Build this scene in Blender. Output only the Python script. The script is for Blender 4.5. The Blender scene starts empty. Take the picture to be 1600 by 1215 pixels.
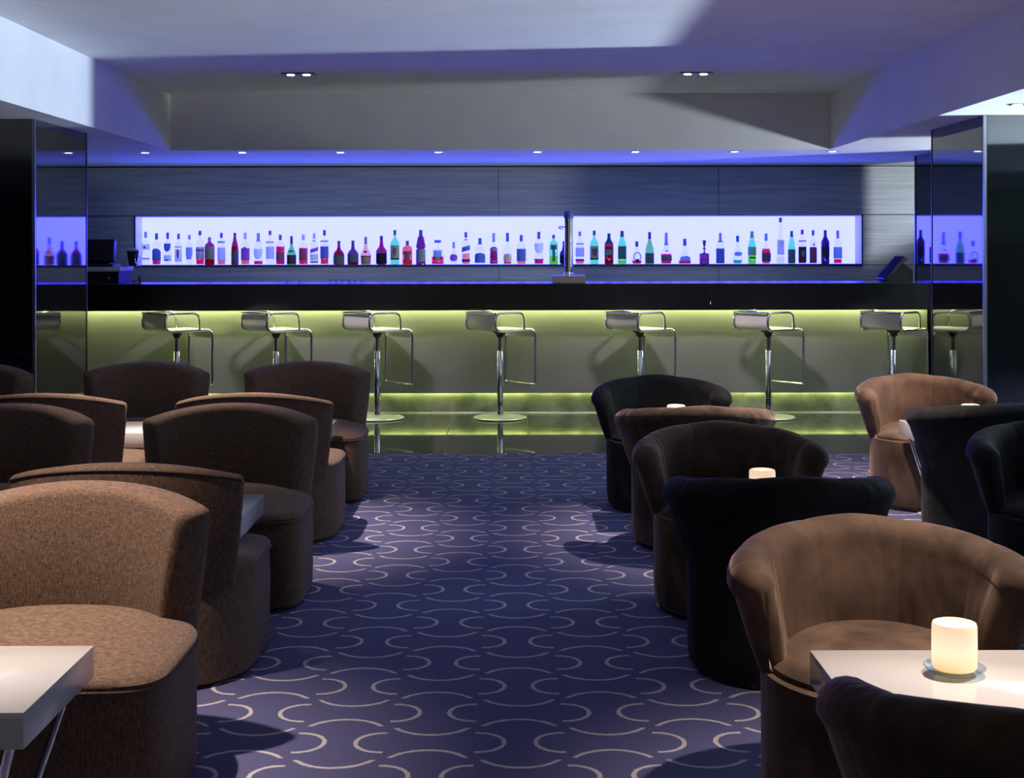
import bpy, bmesh, math, random
from mathutils import Vector, Matrix
PI = math.pi
C = bpy.context.scene.collection
SC = bpy.context.scene
random.seed(7)

# ------------------------------------------------------------------ camera
F = 2180.0; CX = 793.0; CY = 391.0; EYE = 1.33          # pixels of a 1600 x 1215 frame, metres
cam = bpy.data.objects.new('camera', bpy.data.cameras.new('camera')); C.objects.link(cam)
cam.data.sensor_width = 36.0
cam.data.lens = F / 1600.0 * 36.0
cam.data.shift_x = (800.0 - CX) / 1600.0
cam.data.shift_y = -(607.5 - CY) / 1600.0
cam.location = (0, 0, EYE)
cam.rotation_euler = (PI / 2, math.radians(0.1), 0)
cam.data.clip_start = 0.05
SC.camera = cam
# ------------------------------------------------------------------ world, exposure
w = bpy.data.worlds.new('world'); SC.world = w; w.use_nodes = True
w.node_tree.nodes['Background'].inputs[0].default_value = (0.02, 0.025, 0.04, 1)
SC.view_settings.view_transform = 'Standard'
SC.view_settings.look = 'None'
SC.view_settings.gamma = 1.0
SC.view_settings.use_curve_mapping = False
SC.view_settings.exposure = 0.0

# ------------------------------------------------------------------ lamps
def lamp(name, kind, loc, energy, color, target=None, **kw):
    d = bpy.data.lights.new(name, kind); d.energy = energy; d.color = color
    for k, v in kw.items(): setattr(d, k, v)
    o = bpy.data.objects.new(name, d); C.objects.link(o); o.location = loc
    if target is not None:
        o.rotation_euler = (Vector(target) - Vector(loc)).to_track_quat('-Z', 'Y').to_euler()
    return o
# cool up-light in the right-hand part of the lounge: washes the recess and the left beam
L1P = Vector((6.3, 7.75, 1.08))
el = math.radians(36.5)
lamp('uplight_front', 'SPOT', L1P, 3000, (0.66, 0.84, 1.0), L1P + Vector((-math.cos(el), -0.05, math.sin(el))),
     spot_size=math.radians(68), spot_blend=0.12, shadow_soft_size=0.07)
# second up-light further back, beside the bar
L2P = Vector((5.2, 9.78, 1.36))
lamp('uplight_bar', 'SPOT', L2P, 540, (0.82, 0.92, 1.0), L2P + Vector((-math.cos(math.radians(42)), math.sin(math.radians(42)), 0.70)),
     spot_size=math.radians(84), spot_blend=0.12, shadow_soft_size=0.10)
# warm recessed spots in the recess (twin fixtures), the far pair is in view
WARM = (1.0, 0.80, 0.64)
for sx in (-1.45, 1.31):
    for sy, e in ((3.48, 490) if sx < 0 else (3.12, 400), (6.55, 560)):
        lamp('ceiling_spot', 'SPOT', (sx, sy, 2.53), e, WARM, (sx, sy, 0),
             spot_size=math.radians(62), spot_blend=1.0, shadow_soft_size=0.03)
    # the far pair is tilted towards the bar front
    lamp('ceiling_spot', 'SPOT', (sx, 9.7, 2.53), 235, (0.97, 0.82, 1.0), (sx * 1.15, 11.35, 0.35),
         spot_size=math.radians(70), spot_blend=0.7, shadow_soft_size=0.14)
for sx, sy, e in ((2.775, 7.59, 25),):
    lamp('soffit_spot', 'SPOT', (sx, sy, 2.10), e, (1.0, 0.74, 0.54), (sx, sy, 0),
         spot_size=math.radians(95), spot_blend=0.6, shadow_soft_size=0.03)
lamp('soffit_spot', 'SPOT', (2.70, 6.70, 2.10), 260, (1.0, 0.70, 0.48), (2.17, 7.52, 0.5),
     spot_size=math.radians(44), spot_blend=0.5, shadow_soft_size=0.03)  # added narrow beam to brighten the rust-brown tub chair, has no fixture
# added unseen fill behind the counter: puts blue light on back wall and soffit
lamp('back_wall_fill', 'AREA', (-0.3, 12.02, 0.98), 16, (0.26, 0.45, 1.0), (-0.3, 12.02 + 0.50, 0.98 + 0.87), shape='RECTANGLE', size=6.8, size_y=0.05)
# added fill behind the camera, standing in for the rest of the lounge
lamp('lounge_fill', 'AREA', (0.0, -1.6, 2.0), 13, (1.0, 0.92, 0.84), (0, 5.0, 0.2), size=3.5)
lamp('right_fill', 'AREA', (6.4, 3.0, 1.1), 17, (0.55, 0.75, 1.0), (0, 9.5, 0.6), size=1.6)  # added cool fill from the right, there is no window

# ------------------------------------------------------------------ materials
def mat(name):
    m = bpy.data.materials.new(name); m.use_nodes = True
    nt = m.node_tree
    return m, nt, nt.nodes['Principled BSDF']
def N(nt, t, **kw):
    n = nt.nodes.new(t)
    for k, v in kw.items():
        setattr(n, k, v)
    return n
def math_(nt, op, a, b=None, c=None):
    n = nt.nodes.new('ShaderNodeMath'); n.operation = op
    for i, v in enumerate((a, b, c)):
        if v is None: continue
        if isinstance(v, (int, float)): n.inputs[i].default_value = v
        else: nt.links.new(v, n.inputs[i])
    return n.outputs[0]
def plain(name, col, rough=0.5, metal=0.0, ior=1.5, sheen=0.0, coat=0.0):
    m, nt, b = mat(name)
    b.inputs['Base Color'].default_value = (*col, 1)
    b.inputs['Roughness'].default_value = rough
    b.inputs['Metallic'].default_value = metal
    b.inputs['IOR'].default_value = ior
    b.inputs['Sheen Weight'].default_value = sheen
    b.inputs['Coat Weight'].default_value = coat
    return m
def emit(name, col, strength):
    m, nt, b = mat(name)
    b.inputs['Base Color'].default_value = (0.6, 0.6, 0.6, 1)
    b.inputs['Emission Color'].default_value = (*col, 1)
    b.inputs['Emission Strength'].default_value = strength
    return m
def noisy(name, c1, c2, scale=(8, 8, 8), rough=(0.5, 0.6), detail=6, bump=0.0, ior=1.5, sheen=0.0, lo=0.35, hi=0.65, coord='Object', distort=0.0):
    m, nt, b = mat(name)
    tc = N(nt, 'ShaderNodeTexCoord'); mp = N(nt, 'ShaderNodeMapping')
    mp.inputs['Scale'].default_value = scale
    nt.links.new(tc.outputs[coord], mp.inputs['Vector'])
    nz = N(nt, 'ShaderNodeTexNoise'); nz.inputs['Scale'].default_value = 1.0; nz.inputs['Detail'].default_value = detail
    nz.inputs['Distortion'].default_value = distort
    nt.links.new(mp.outputs[0], nz.inputs['Vector'])
    r = N(nt, 'ShaderNodeValToRGB')
    r.color_ramp.elements[0].position = lo; r.color_ramp.elements[1].position = hi
    r.color_ramp.elements[0].color = (*c1, 1); r.color_ramp.elements[1].color = (*c2, 1)
    nt.links.new(nz.outputs['Fac'], r.inputs[0])
    nt.links.new(r.outputs[0], b.inputs['Base Color'])
    b.inputs['Roughness'].default_value = (rough[0] + rough[1]) / 2
    b.inputs['IOR'].default_value = ior
    b.inputs['Sheen Weight'].default_value = sheen
    if bump:
        bp = N(nt, 'ShaderNodeBump'); bp.inputs['Strength'].default_value = bump; bp.inputs['Distance'].default_value = 0.01
        nt.links.new(nz.outputs['Fac'], bp.inputs['Height']); nt.links.new(bp.outputs[0], b.inputs['Normal'])
    return m

M = {}
M['plaster'] = noisy('white_plaster', (0.70, 0.70, 0.71), (0.75, 0.75, 0.76), (3, 3, 3), (0.85, 0.9))
M['dark_wall'] = plain('dark_wall', (0.05, 0.05, 0.055), 0.6)
M['black_glass'] = plain('black_glass', (0.006, 0.008, 0.008), 0.03, ior=2.5)
M['chrome'] = plain('chrome', (0.78, 0.79, 0.82), 0.08, metal=1.0)
M['steel'] = plain('brushed_steel', (0.5, 0.5, 0.52), 0.28, metal=1.0)
M['dark_trim'] = plain('dark_bronze_trim', (0.12, 0.11, 0.11), 0.3, metal=0.9)
M['satin'] = plain('satin_steel', (0.72, 0.73, 0.72), 0.35, metal=0.75)
M['black'] = plain('black_plastic', (0.012, 0.012, 0.013), 0.45)
M['black_stone'] = plain('black_stone', (0.003, 0.003, 0.004), 0.30)
M['white_lacquer'] = plain('white_lacquer', (0.66, 0.66, 0.68), 0.12, coat=0.3)
M['white_metal'] = plain('white_metal', (0.75, 0.76, 0.8), 0.3)
M['bar_panel'] = plain('grey_lacquered_glass', (0.20, 0.205, 0.19), 0.16, ior=1.5)
M['veneer'] = noisy('grey_oak_veneer', (0.215, 0.22, 0.225), (0.315, 0.32, 0.325), (0.9, 3, 26), (0.45, 0.5), 7, 0.15, distort=1.6)
M['granite'] = noisy('dark_granite', (0.040, 0.044, 0.040), (0.085, 0.09, 0.08), (9, 9, 9), (0.03, 0.05), 10, ior=1.75)
M['grout'] = plain('grout', (0.30, 0.30, 0.26), 0.7)
M['plinth_stone'] = noisy('plinth_granite', (0.10, 0.11, 0.09), (0.22, 0.23, 0.19), (6, 6, 6), (0.25, 0.3), 9, distort=0.7)
M['lime'] = emit('lime_strip', (0.88, 1.0, 0.38), 88.0)
M['lime_low'] = emit('lime_strip_low', (0.84, 1.0, 0.30), 48.0)
M['niche_light'] = emit('niche_light', (0.68, 0.74, 20.0), 1.0)
M['niche_light'].node_tree.nodes['Principled BSDF'].inputs['Base Color'].default_value = (0.12, 0.12, 0.12, 1)
M['niche_side'] = plain('niche_lining', (0.75, 0.76, 0.85), 0.4)
M['niche_frame'] = plain('niche_frame', (0.02, 0.022, 0.035), 0.3)
M['lamp_disc'] = emit('lamp_disc', (1.0, 0.93, 0.82), 9.0)
M['swivel'] = plain('swivel_black', (0.01, 0.01, 0.01), 0.15)

def linen():
    m, nt, b = mat('brown_linen')
    tc = N(nt, 'ShaderNodeTexCoord')
    fac = None
    for sc_, dt in (((420, 420, 50), 4), ((70, 70, 480), 3)):
        mp = N(nt, 'ShaderNodeMapping'); mp.inputs['Scale'].default_value = sc_
        nt.links.new(tc.outputs['Object'], mp.inputs['Vector'])
        nz = N(nt, 'ShaderNodeTexNoise'); nz.inputs['Scale'].default_value = 1.0; nz.inputs['Detail'].default_value = dt
        nt.links.new(mp.outputs[0], nz.inputs['Vector'])
        fac = nz.outputs['Fac'] if fac is None else math_(nt, 'ADD', math_(nt, 'MULTIPLY', fac, 0.6), math_(nt, 'MULTIPLY', nz.outputs['Fac'], 0.4))
    r = N(nt, 'ShaderNodeValToRGB')
    r.color_ramp.elements[0].position = 0.36; r.color_ramp.elements[1].position = 0.68
    r.color_ramp.elements[0].color = (0.050, 0.032, 0.025, 1); r.color_ramp.elements[1].color = (0.235, 0.150, 0.110, 1)
    nt.links.new(fac, r.inputs[0]); nt.links.new(r.outputs[0], b.inputs['Base Color'])
    b.inputs['Roughness'].default_value = 0.9; b.inputs['Sheen Weight'].default_value = 0.08; b.inputs['IOR'].default_value = 1.25
    bp = N(nt, 'ShaderNodeBump'); bp.inputs['Strength'].default_value = 0.25; bp.inputs['Distance'].default_value = 0.004
    nt.links.new(fac, bp.inputs['Height']); nt.links.new(bp.outputs[0], b.inputs['Normal'])
    return m
M['linen'] = linen()
M['linen_piping'] = plain('linen_piping', (0.035, 0.027, 0.025), 0.9)

def velvet(name, c1, c2, sheen_col, sheen):
    m, nt, b = mat(name)
    tc = N(nt, 'ShaderNodeTexCoord')
    nz = N(nt, 'ShaderNodeTexNoise'); nz.inputs['Scale'].default_value = 5.5; nz.inputs['Detail'].default_value = 4; nz.inputs['Distortion'].default_value = 0.5
    nt.links.new(tc.outputs['Object'], nz.inputs['Vector'])
    r = N(nt, 'ShaderNodeValToRGB'); r.color_ramp.elements[0].position = 0.35; r.color_ramp.elements[1].position = 0.66
    r.color_ramp.elements[0].color = (*c1, 1); r.color_ramp.elements[1].color = (*c2, 1)
    nt.links.new(nz.outputs['Fac'], r.inputs[0]); nt.links.new(r.outputs[0], b.inputs['Base Color'])
    b.inputs['Roughness'].default_value = 0.8; b.inputs['IOR'].default_value = 1.25
    b.inputs['Sheen Weight'].default_value = sheen; b.inputs['Sheen Tint'].default_value = (*sheen_col, 1); b.inputs['Sheen Roughness'].default_value = 0.35
    mp = N(nt, 'ShaderNodeMapping'); mp.inputs['Scale'].default_value = (11, 11, 3.5)
    nt.links.new(tc.outputs['Object'], mp.inputs['Vector'])
    n2 = N(nt, 'ShaderNodeTexNoise'); n2.inputs['Scale'].default_value = 1.0; n2.inputs['Detail'].default_value = 2; n2.inputs['Distortion'].default_value = 0.4
    nt.links.new(mp.outputs[0], n2.inputs['Vector'])
    bp = N(nt, 'ShaderNodeBump'); bp.inputs['Strength'].default_value = 0.5; bp.inputs['Distance'].default_value = 0.025
    nt.links.new(n2.outputs['Fac'], bp.inputs['Height']); nt.links.new(bp.outputs[0], b.inputs['Normal'])
    return m
M['velvet_brown'] = velvet('brown_velvet', (0.044, 0.029, 0.023), (0.130, 0.084, 0.064), (0.85, 0.62, 0.48), 0.5)
M['velvet_dark'] = velvet('dark_velvet', (0.010, 0.010, 0.011), (0.026, 0.027, 0.029), (0.6, 0.62, 0.63), 0.05)  # same velvet darkened, shade put into its colour for unlit chairs

def carpet_mat():
    m, nt, b = mat('carpet_arcs')
    S = 0.2435
    tc = N(nt, 'ShaderNodeTexCoord'); sp = N(nt, 'ShaderNodeSeparateXYZ')
    nt.links.new(tc.outputs['Object'], sp.inputs[0])
    # slight wobble of the tufted lines
    nzw = N(nt, 'ShaderNodeTexNoise'); nzw.inputs['Scale'].default_value = 60.0; nzw.inputs['Detail'].default_value = 2
    nt.links.new(tc.outputs['Object'], nzw.inputs['Vector'])
    wob = math_(nt, 'MULTIPLY', math_(nt, 'SUBTRACT', nzw.outputs['Fac'], 0.5), 0.03)
    u = math_(nt, 'ADD', math_(nt, 'MULTIPLY', math_(nt, 'ADD', sp.outputs[0], 0.4556), 1 / S), 40.5)
    v = math_(nt, 'ADD', math_(nt, 'MULTIPLY', math_(nt, 'SUBTRACT', sp.outputs[1], 3.774), 1 / S), 40.5)
    def arcs(a, bb, c0, r, chord, even_sign):
        ra = math_(nt, 'ROUND', a); fb = math_(nt, 'FLOOR', bb)
        da = math_(nt, 'SUBTRACT', a, ra)
        db = math_(nt, 'SUBTRACT', math_(nt, 'SUBTRACT', bb, fb), 0.5)
        par = math_(nt, 'MODULO', math_(nt, 'ADD', ra, fb), 2.0)          # 0 even, 1 odd
        sgn = math_(nt, 'MULTIPLY', math_(nt, 'SUBTRACT', 0.5, math_(nt, 'ROUND', par)), 2.0 * even_sign)
        q = math_(nt, 'MULTIPLY', da, sgn)
        dx = math_(nt, 'SUBTRACT', q, c0)
        d = math_(nt, 'SQRT', math_(nt, 'ADD', math_(nt, 'MULTIPLY', dx, dx), math_(nt, 'MULTIPLY', db, db)))
        e = math_(nt, 'ABSOLUTE', math_(nt, 'ADD', math_(nt, 'SUBTRACT', d, r), wob))
        line = math_(nt, 'LESS_THAN', e, 0.026)
        return math_(nt, 'MULTIPLY', line, math_(nt, 'GREATER_THAN', q, chord))
    A = arcs(u, v, 0.024, 0.301, 0.0, 1)
    B = arcs(v, u, -0.229, 0.489, 0.03, -1)
    pat = math_(nt, 'MAXIMUM', A, B)
    nz = N(nt, 'ShaderNodeTexNoise'); nz.inputs['Scale'].default_value = 420.0; nz.inputs['Detail'].default_value = 2
    nt.links.new(tc.outputs['Object'], nz.inputs['Vector'])
    def ramp(c1, c2):
        r = N(nt, 'ShaderNodeValToRGB'); r.color_ramp.elements[0].position = 0.3; r.color_ramp.elements[1].position = 0.7
        r.color_ramp.elements[0].color = (*c1, 1); r.color_ramp.elements[1].color = (*c2, 1)
        nt.links.new(nz.outputs['Fac'], r.inputs[0]); return r.outputs[0]
    mx = N(nt, 'ShaderNodeMix'); mx.data_type = 'RGBA'
    nt.links.new(pat, mx.inputs['Factor'])
    nt.links.new(ramp((0.072, 0.073, 0.180), (0.096, 0.096, 0.240)), mx.inputs['A'])
    nt.links.new(ramp((0.46, 0.43, 0.45), (0.60, 0.56, 0.56)), mx.inputs['B'])
    nt.links.new(mx.outputs['Result'], b.inputs['Base Color'])
    b.inputs['Roughness'].default_value = 0.86
    bp = N(nt, 'ShaderNodeBump'); bp.inputs['Strength'].default_value = 0.3; bp.inputs['Distance'].default_value = 0.003
    nt.links.new(nz.outputs['Fac'], bp.inputs['Height']); nt.links.new(bp.outputs[0], b.inputs['Normal'])
    return m
M['carpet'] = carpet_mat()

def tint(name, col, gloss=0.06):
    """thin coloured glass or liquid: tinted see-through with a little gloss"""
    m = bpy.data.materials.new(name); m.use_nodes = True; nt = m.node_tree
    nt.nodes.remove(nt.nodes['Principled BSDF'])
    t = N(nt, 'ShaderNodeBsdfTransparent'); t.inputs[0].default_value = (*col, 1)
    g = N(nt, 'ShaderNodeBsdfGlossy'); g.inputs['Roughness'].default_value = 0.05
    mx = N(nt, 'ShaderNodeMixShader'); mx.inputs[0].default_value = gloss
    nt.links.new(t.outputs[0], mx.inputs[1]); nt.links.new(g.outputs[0], mx.inputs[2])
    nt.links.new(mx.outputs[0], nt.nodes['Material Output'].inputs[0])
    return m
def paper(name, col):
    """label paper, lets the light behind it through"""
    m = bpy.data.materials.new(name); m.use_nodes = True; nt = m.node_tree
    nt.nodes.remove(nt.nodes['Principled BSDF'])
    t = N(nt, 'ShaderNodeBsdfTranslucent'); t.inputs[0].default_value = (*col, 1)
    d = N(nt, 'ShaderNodeBsdfDiffuse'); d.inputs[0].default_value = (*col, 1)
    mx = N(nt, 'ShaderNodeMixShader'); mx.inputs[0].default_value = 0.4
    nt.links.new(t.outputs[0], mx.inputs[1]); nt.links.new(d.outputs[0], mx.inputs[2])
    nt.links.new(mx.outputs[0], nt.nodes['Material Output'].inputs[0])
    return m
G = {'clear': tint('clear_glass', (0.96, 0.965, 0.98), 0.04), 'cyan': tint('cyan_glass', (0.40, 0.93, 0.22)),
     'green': tint('green_glass', (0.38, 0.74, 0.15)), 'purple': tint('purple_glass', (0.52, 0.08, 0.105)),
     'dark': tint('dark_glass', (0.13, 0.06, 0.10)), 'violet': tint('violet_glass', (0.36, 0.12, 0.12)),
     'navy': tint('navy_glass', (0.10, 0.12, 0.075)), 'pink': tint('pink_glass', (0.99, 0.36, 0.12)), 'peach': tint('peach_glass', (0.99, 0.66, 0.19))}
LQ = {'red': tint('red_liquid', (0.93, 0.09, 0.07)), 'magenta': tint('magenta_liquid', (0.82, 0.06, 0.085)), 'salmon': tint('salmon_liquid', (1.0, 0.38, 0.085)),
      'teal': tint('teal_liquid', (0.16, 0.70, 0.15)), 'pale': tint('pale_liquid', (0.98, 0.95, 0.24)), 'pinkish': tint('pink_liquid', (0.98, 0.42, 0.13)),
      'purple': tint('purple_liquid', (0.45, 0.05, 0.08)), 'lime': tint('green_liquid', (0.86, 0.92, 0.30))}
PP = {'navy': paper('navy_paper', (0.26, 0.36, 0.297)), 'blue': paper('blue_paper', (0.55, 0.68, 0.423)), 'lav': paper('lavender_paper', (0.9, 0.88, 0.504))
     , 'pale': paper('pale_blue_paper', (0.95, 0.98, 0.522)), 'white': paper('white_paper', (0.98, 0.98, 0.558)), 'purple': paper('purple_paper', (0.58, 0.26, 0.324))
     , 'grey': paper('grey_paper', (0.7, 0.68, 0.324)), 'peach': paper('peach_paper', (0.98, 0.95, 0.396)), 'dark': paper('dark_paper', (0.22, 0.13, 0.153))
     , 'black': paper('black_paper', (0.05, 0.06, 0.054))}

# ------------------------------------------------------------------ helpers
def tag(o, label=None, cat=None, group=None, kind=None):
    for k, v in (('label', label), ('category', cat), ('group', group), ('kind', kind)):
        if v: o[k] = v
    return o
def thing(name, loc=(0, 0, 0), rz=0.0, label=None, cat=None, group=None, kind=None):
    o = bpy.data.objects.new(name, None); C.objects.link(o)
    o.location = loc; o.rotation_euler = (0, 0, rz); o.empty_display_size = 0.1
    return tag(o, label, cat, group, kind)
def obj(name, bm, m, parent=None, smooth=True, angle=40):
    bmesh.ops.recalc_face_normals(bm, faces=bm.faces[:])
    me = bpy.data.meshes.new(name)
    if smooth:
        lim = math.radians(angle)
        for f in bm.faces: f.smooth = True
        for e in bm.edges:
            if len(e.link_faces) == 2 and e.calc_face_angle(0) > lim: e.smooth = False
    bm.to_mesh(me); bm.free()
    me.materials.append(m)
    o = bpy.data.objects.new(name, me); C.objects.link(o)
    if parent is not None: o.parent = parent
    return o
def kids(o):
    return [c for c in bpy.data.objects if c.parent == o]
CH = {}
def dup(root, loc, rz, label=None, group=None):
    tree = CH.get(root.name)
    if tree is None:
        tree = [(c, kids(c)) for c in kids(root)]; CH[root.name] = tree
    r = root.copy(); C.objects.link(r); r.location = loc; r.rotation_euler = (0, 0, rz)
    if label: r['label'] = label
    if group: r['group'] = group
    for c, gs in tree:
        d = c.copy(); C.objects.link(d); d.parent = r
        for g in gs:
            e = g.copy(); C.objects.link(e); e.parent = d
    return r
def add_box(bm, x0, x1, y0, y1, z0, z1, bev=0.0, seg=2, mtx=None):
    b = bmesh.new() if bev else bm
    vs = [b.verts.new(p) for p in ((x0, y0, z0), (x1, y0, z0), (x1, y1, z0), (x0, y1, z0), (x0, y0, z1), (x1, y0, z1), (x1, y1, z1), (x0, y1, z1))]
    if mtx is not None:
        for v in vs: v.co = mtx @ v.co
    for f in ((0, 3, 2, 1), (4, 5, 6, 7), (0, 1, 5, 4), (1, 2, 6, 5), (2, 3, 7, 6), (3, 0, 4, 7)):
        b.faces.new([vs[i] for i in f])
    if bev:
        bmesh.ops.bevel(b, geom=b.edges[:], offset=bev, segments=seg, affect='EDGES', profile=0.5)
        tmp = bpy.data.meshes.new('t'); b.to_mesh(tmp); b.free(); bm.from_mesh(tmp); bpy.data.meshes.remove(tmp)
def box(x0, x1, y0, y1, z0, z1, bev=0.0, seg=2, mtx=None):
    bm = bmesh.new(); add_box(bm, x0, x1, y0, y1, z0, z1, bev, seg, mtx); return bm
def add_lathe(bm, prof, cx=0, cy=0, seg=32, sx=1.0, sy=1.0, square=0.0):
    """prof: (r, z) list bottom to top; closed with caps; square > 0 makes rounded-square sections"""
    rings = []
    for r, z in prof:
        ring = []
        for i in range(seg):
            a = 2 * PI * (i + 0.5) / seg
            ca, sa = math.cos(a), math.sin(a)
            k = 1.0
            if square:
                n = 2 + square
                k = (abs(ca) ** n + abs(sa) ** n) ** (-1.0 / n)
            ring.append(bm.verts.new((cx + r * ca * k * sx, cy + r * sa * k * sy, z)))
        rings.append(ring)
    for a, b in zip(rings, rings[1:]):
        for i in range(seg):
            j = (i + 1) % seg
            bm.faces.new((a[i], a[j], b[j], b[i]))
    bm.faces.new(rings[0][::-1]); bm.faces.new(rings[-1])
    return bm
def lathe(prof, **kw):
    return add_lathe(bmesh.new(), prof, **kw)
def fillet(pts, r=0.04, n=6):
    """round the corners of a polyline"""
    out = [Vector(pts[0])]
    for a, b, c in zip(pts, pts[1:], pts[2:]):
        a, b, c = Vector(a), Vector(b), Vector(c)
        d1 = (a - b); d2 = (c - b)
        k = min(r, d1.length * 0.49, d2.length * 0.49)
        p, q = b + d1.normalized() * k, b + d2.normalized() * k
        for i in range(n + 1):
            t = i / n
            out.append(p * (1 - t) ** 2 + b * 2 * t * (1 - t) + q * t * t)
    out.append(Vector(pts[-1])); return out
def add_tube(bm, pts, r, seg=10, closed=False):
    pts = [Vector(p) for p in pts]
    rings = []; up = None; n = len(pts)
    for i, p in enumerate(pts):
        if closed: t = pts[(i + 1) % n] - pts[i - 1]
        else: t = pts[min(i + 1, n - 1)] - pts[max(i - 1, 0)]
        t.normalize()
        if up is None:
            up = Vector((0, 0, 1)) if abs(t.z) < 0.9 else Vector((1, 0, 0))
        s = t.cross(up).normalized(); up = s.cross(t).normalized()
        rings.append([bm.verts.new(p + r * (math.cos(2 * PI * k / seg) * s + math.sin(2 * PI * k / seg) * up)) for k in range(seg)])
    pairs = list(zip(rings, rings[1:])) + ([(rings[-1], rings[0])] if closed else [])
    for a, b in pairs:
        for k in range(seg):
            j = (k + 1) % seg
            bm.faces.new((a[k], a[j], b[j], b[k]))
    if not closed:
        bm.faces.new(rings[0][::-1]); bm.faces.new(rings[-1])
    return bm
def tube(pts, r, seg=10, closed=False):
    return add_tube(bmesh.new(), pts, r, seg, closed)
def loft(rings, caps=True):
    bm = bmesh.new()
    rv = [[bm.verts.new(p) for p in ring] for ring in rings]
    n = len(rv[0])
    for a, b in zip(rv, rv[1:]):
        for i in range(n):
            j = (i + 1) % n
            bm.faces.new((a[i], a[j], b[j], b[i]))
    if caps:
        bm.faces.new(rv[0][::-1]); bm.faces.new(rv[-1])
    return bm

# ------------------------------------------------------------------ setting: floor
floor = obj('floor', box(-7, 7, -2.5, 13.4, -0.12, -0.003), M['grout'], smooth=False); tag(floor, kind='structure')
TW = 0.59; JX = -0.44; EDGE = 9.15
ys = [EDGE, 10.25, 11.36]
i0 = -8
for r in range(2):
    for i in range(i0, 10):
        x0 = JX + i * TW; x1 = x0 + TW
        if x1 < -5 or x0 > 5.2: continue
        obj('tile', box(x0 + 0.002, x1 - 0.002, ys[r] + 0.0012, ys[r + 1] - 0.0012, -0.012, 0.0, 0.0008, 1), M['granite'], floor, smooth=False)
obj('tile', box(-5.2, 5.4, 11.362, 13.3, -0.012, -0.001), M['granite'], floor, smooth=False)
obj('tile', box(-7, -5.22, EDGE, 13.3, -0.012, -0.001), M['granite'], floor, smooth=False)
obj('tile', box(5.46, 7, EDGE, 13.3, -0.012, -0.001), M['granite'], floor, smooth=False)
cxs = [-7, -4.13, -2.79, 2.76, 4.03, 7]; cys = [-2.5, 8.16, EDGE - 0.002]
bm = bmesh.new(); vg = {}
for i, x in enumerate(cxs):
    for j, y in enumerate(cys): vg[i, j] = bm.verts.new((x, y, 0))
for i in range(5):
    for j in range(2):
        if j == 1 and i in (1, 3): continue            # the columns stand there
        bm.faces.new((vg[i, j], vg[i + 1, j], vg[i + 1, j + 1], vg[i, j + 1]))
bmesh.ops.recalc_face_normals(bm, faces=bm.faces[:])
g = bmesh.ops.extrude_face_region(bm, geom=bm.faces[:])
for v in [e for e in g['geom'] if isinstance(e, bmesh.types.BMVert)]: v.co.z = -0.012
carpet = obj('carpet', bm, M['carpet'], smooth=False)
tag(carpet, 'navy purple carpet with a pattern of pale cream arcs across the lounge floor', 'carpet')

# ------------------------------------------------------------------ setting: ceiling recess and soffits
ZS, ZR = 2.12, 2.56
XL, XR, YB = -2.65, 2.54, 10.97
ceiling = obj('ceiling', box(-7.1, 7.1, -2.6, 13.5, ZR, ZR + 0.1), M['plaster'], smooth=False); tag(ceiling, kind='structure')
for b in ((-7.0, XL, -2.5, YB, ZS, ZR), (XR, 7.0, -2.5, YB, ZS, ZR), (-7.0, 7.0, YB, 13.4, ZS, ZR)):
    obj('soffit', box(*b), M['plaster'], ceiling, smooth=False)

# ------------------------------------------------------------------ setting: walls out of view
for nm, b, m in (('wall_left', (-7.15, -7.0, -2.6, 13.5, -0.1, ZR), 'dark_wall'), ('wall_right', (7.0, 7.15, -2.6, 13.5, -0.1, ZR), 'dark_wall'),
                 ('wall_front', (-7.1, 7.1, -2.65, -2.5, -0.1, ZR), 'dark_wall')):
    tag(obj(nm, box(*b), M[m], smooth=False), kind='structure')

# ------------------------------------------------------------------ back wall with veneer panels
YW = 13.0
def wx(px, Y=YW): return (px - CX) / F * Y
def wz(py, Y=YW): return EYE - (py - CY) / F * Y
NX0, NX1, NZ0, NZ1 = wx(212), wx(1346), wz(413.0), wz(338.0)
back = obj('wall_back', box(-7.0, 7.0, 13.32, 13.42, -0.1, ZS), M['dark_wall'], smooth=False); tag(back, kind='structure')
G_ = 0.002
def panel(x0, x1, z0, z1, dy=0.0):
    obj('panel', box(x0 + G_, x1 - G_, YW + dy, YW + 0.04, z0 + G_, z1 - G_, 0.0015, 1), M['veneer'], back, smooth=False)
xs = [-5.2, wx(134) - 0.75, wx(779), wx(1123), wx(1427) + 0.6, 5.2]
for a, b in zip(xs, xs[1:]):
    panel(a, b, NZ1 + 0.012, ZS - 0.012)
    panel(a, b, 0.0, NZ0 - 0.012)
panel(-5.2, NX0 - 0.012, NZ0 - 0.010, NZ1 + 0.010)
panel(NX1 + 0.012, 5.2, NZ0 - 0.010, NZ1 + 0.010)
trim = obj('trim_1', box(-5.2, 5.2, YW - 0.01, YW + 0.30, ZS - 0.010, ZS - 0.001), M['dark_trim'], smooth=False); tag(trim, kind='structure')

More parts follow.
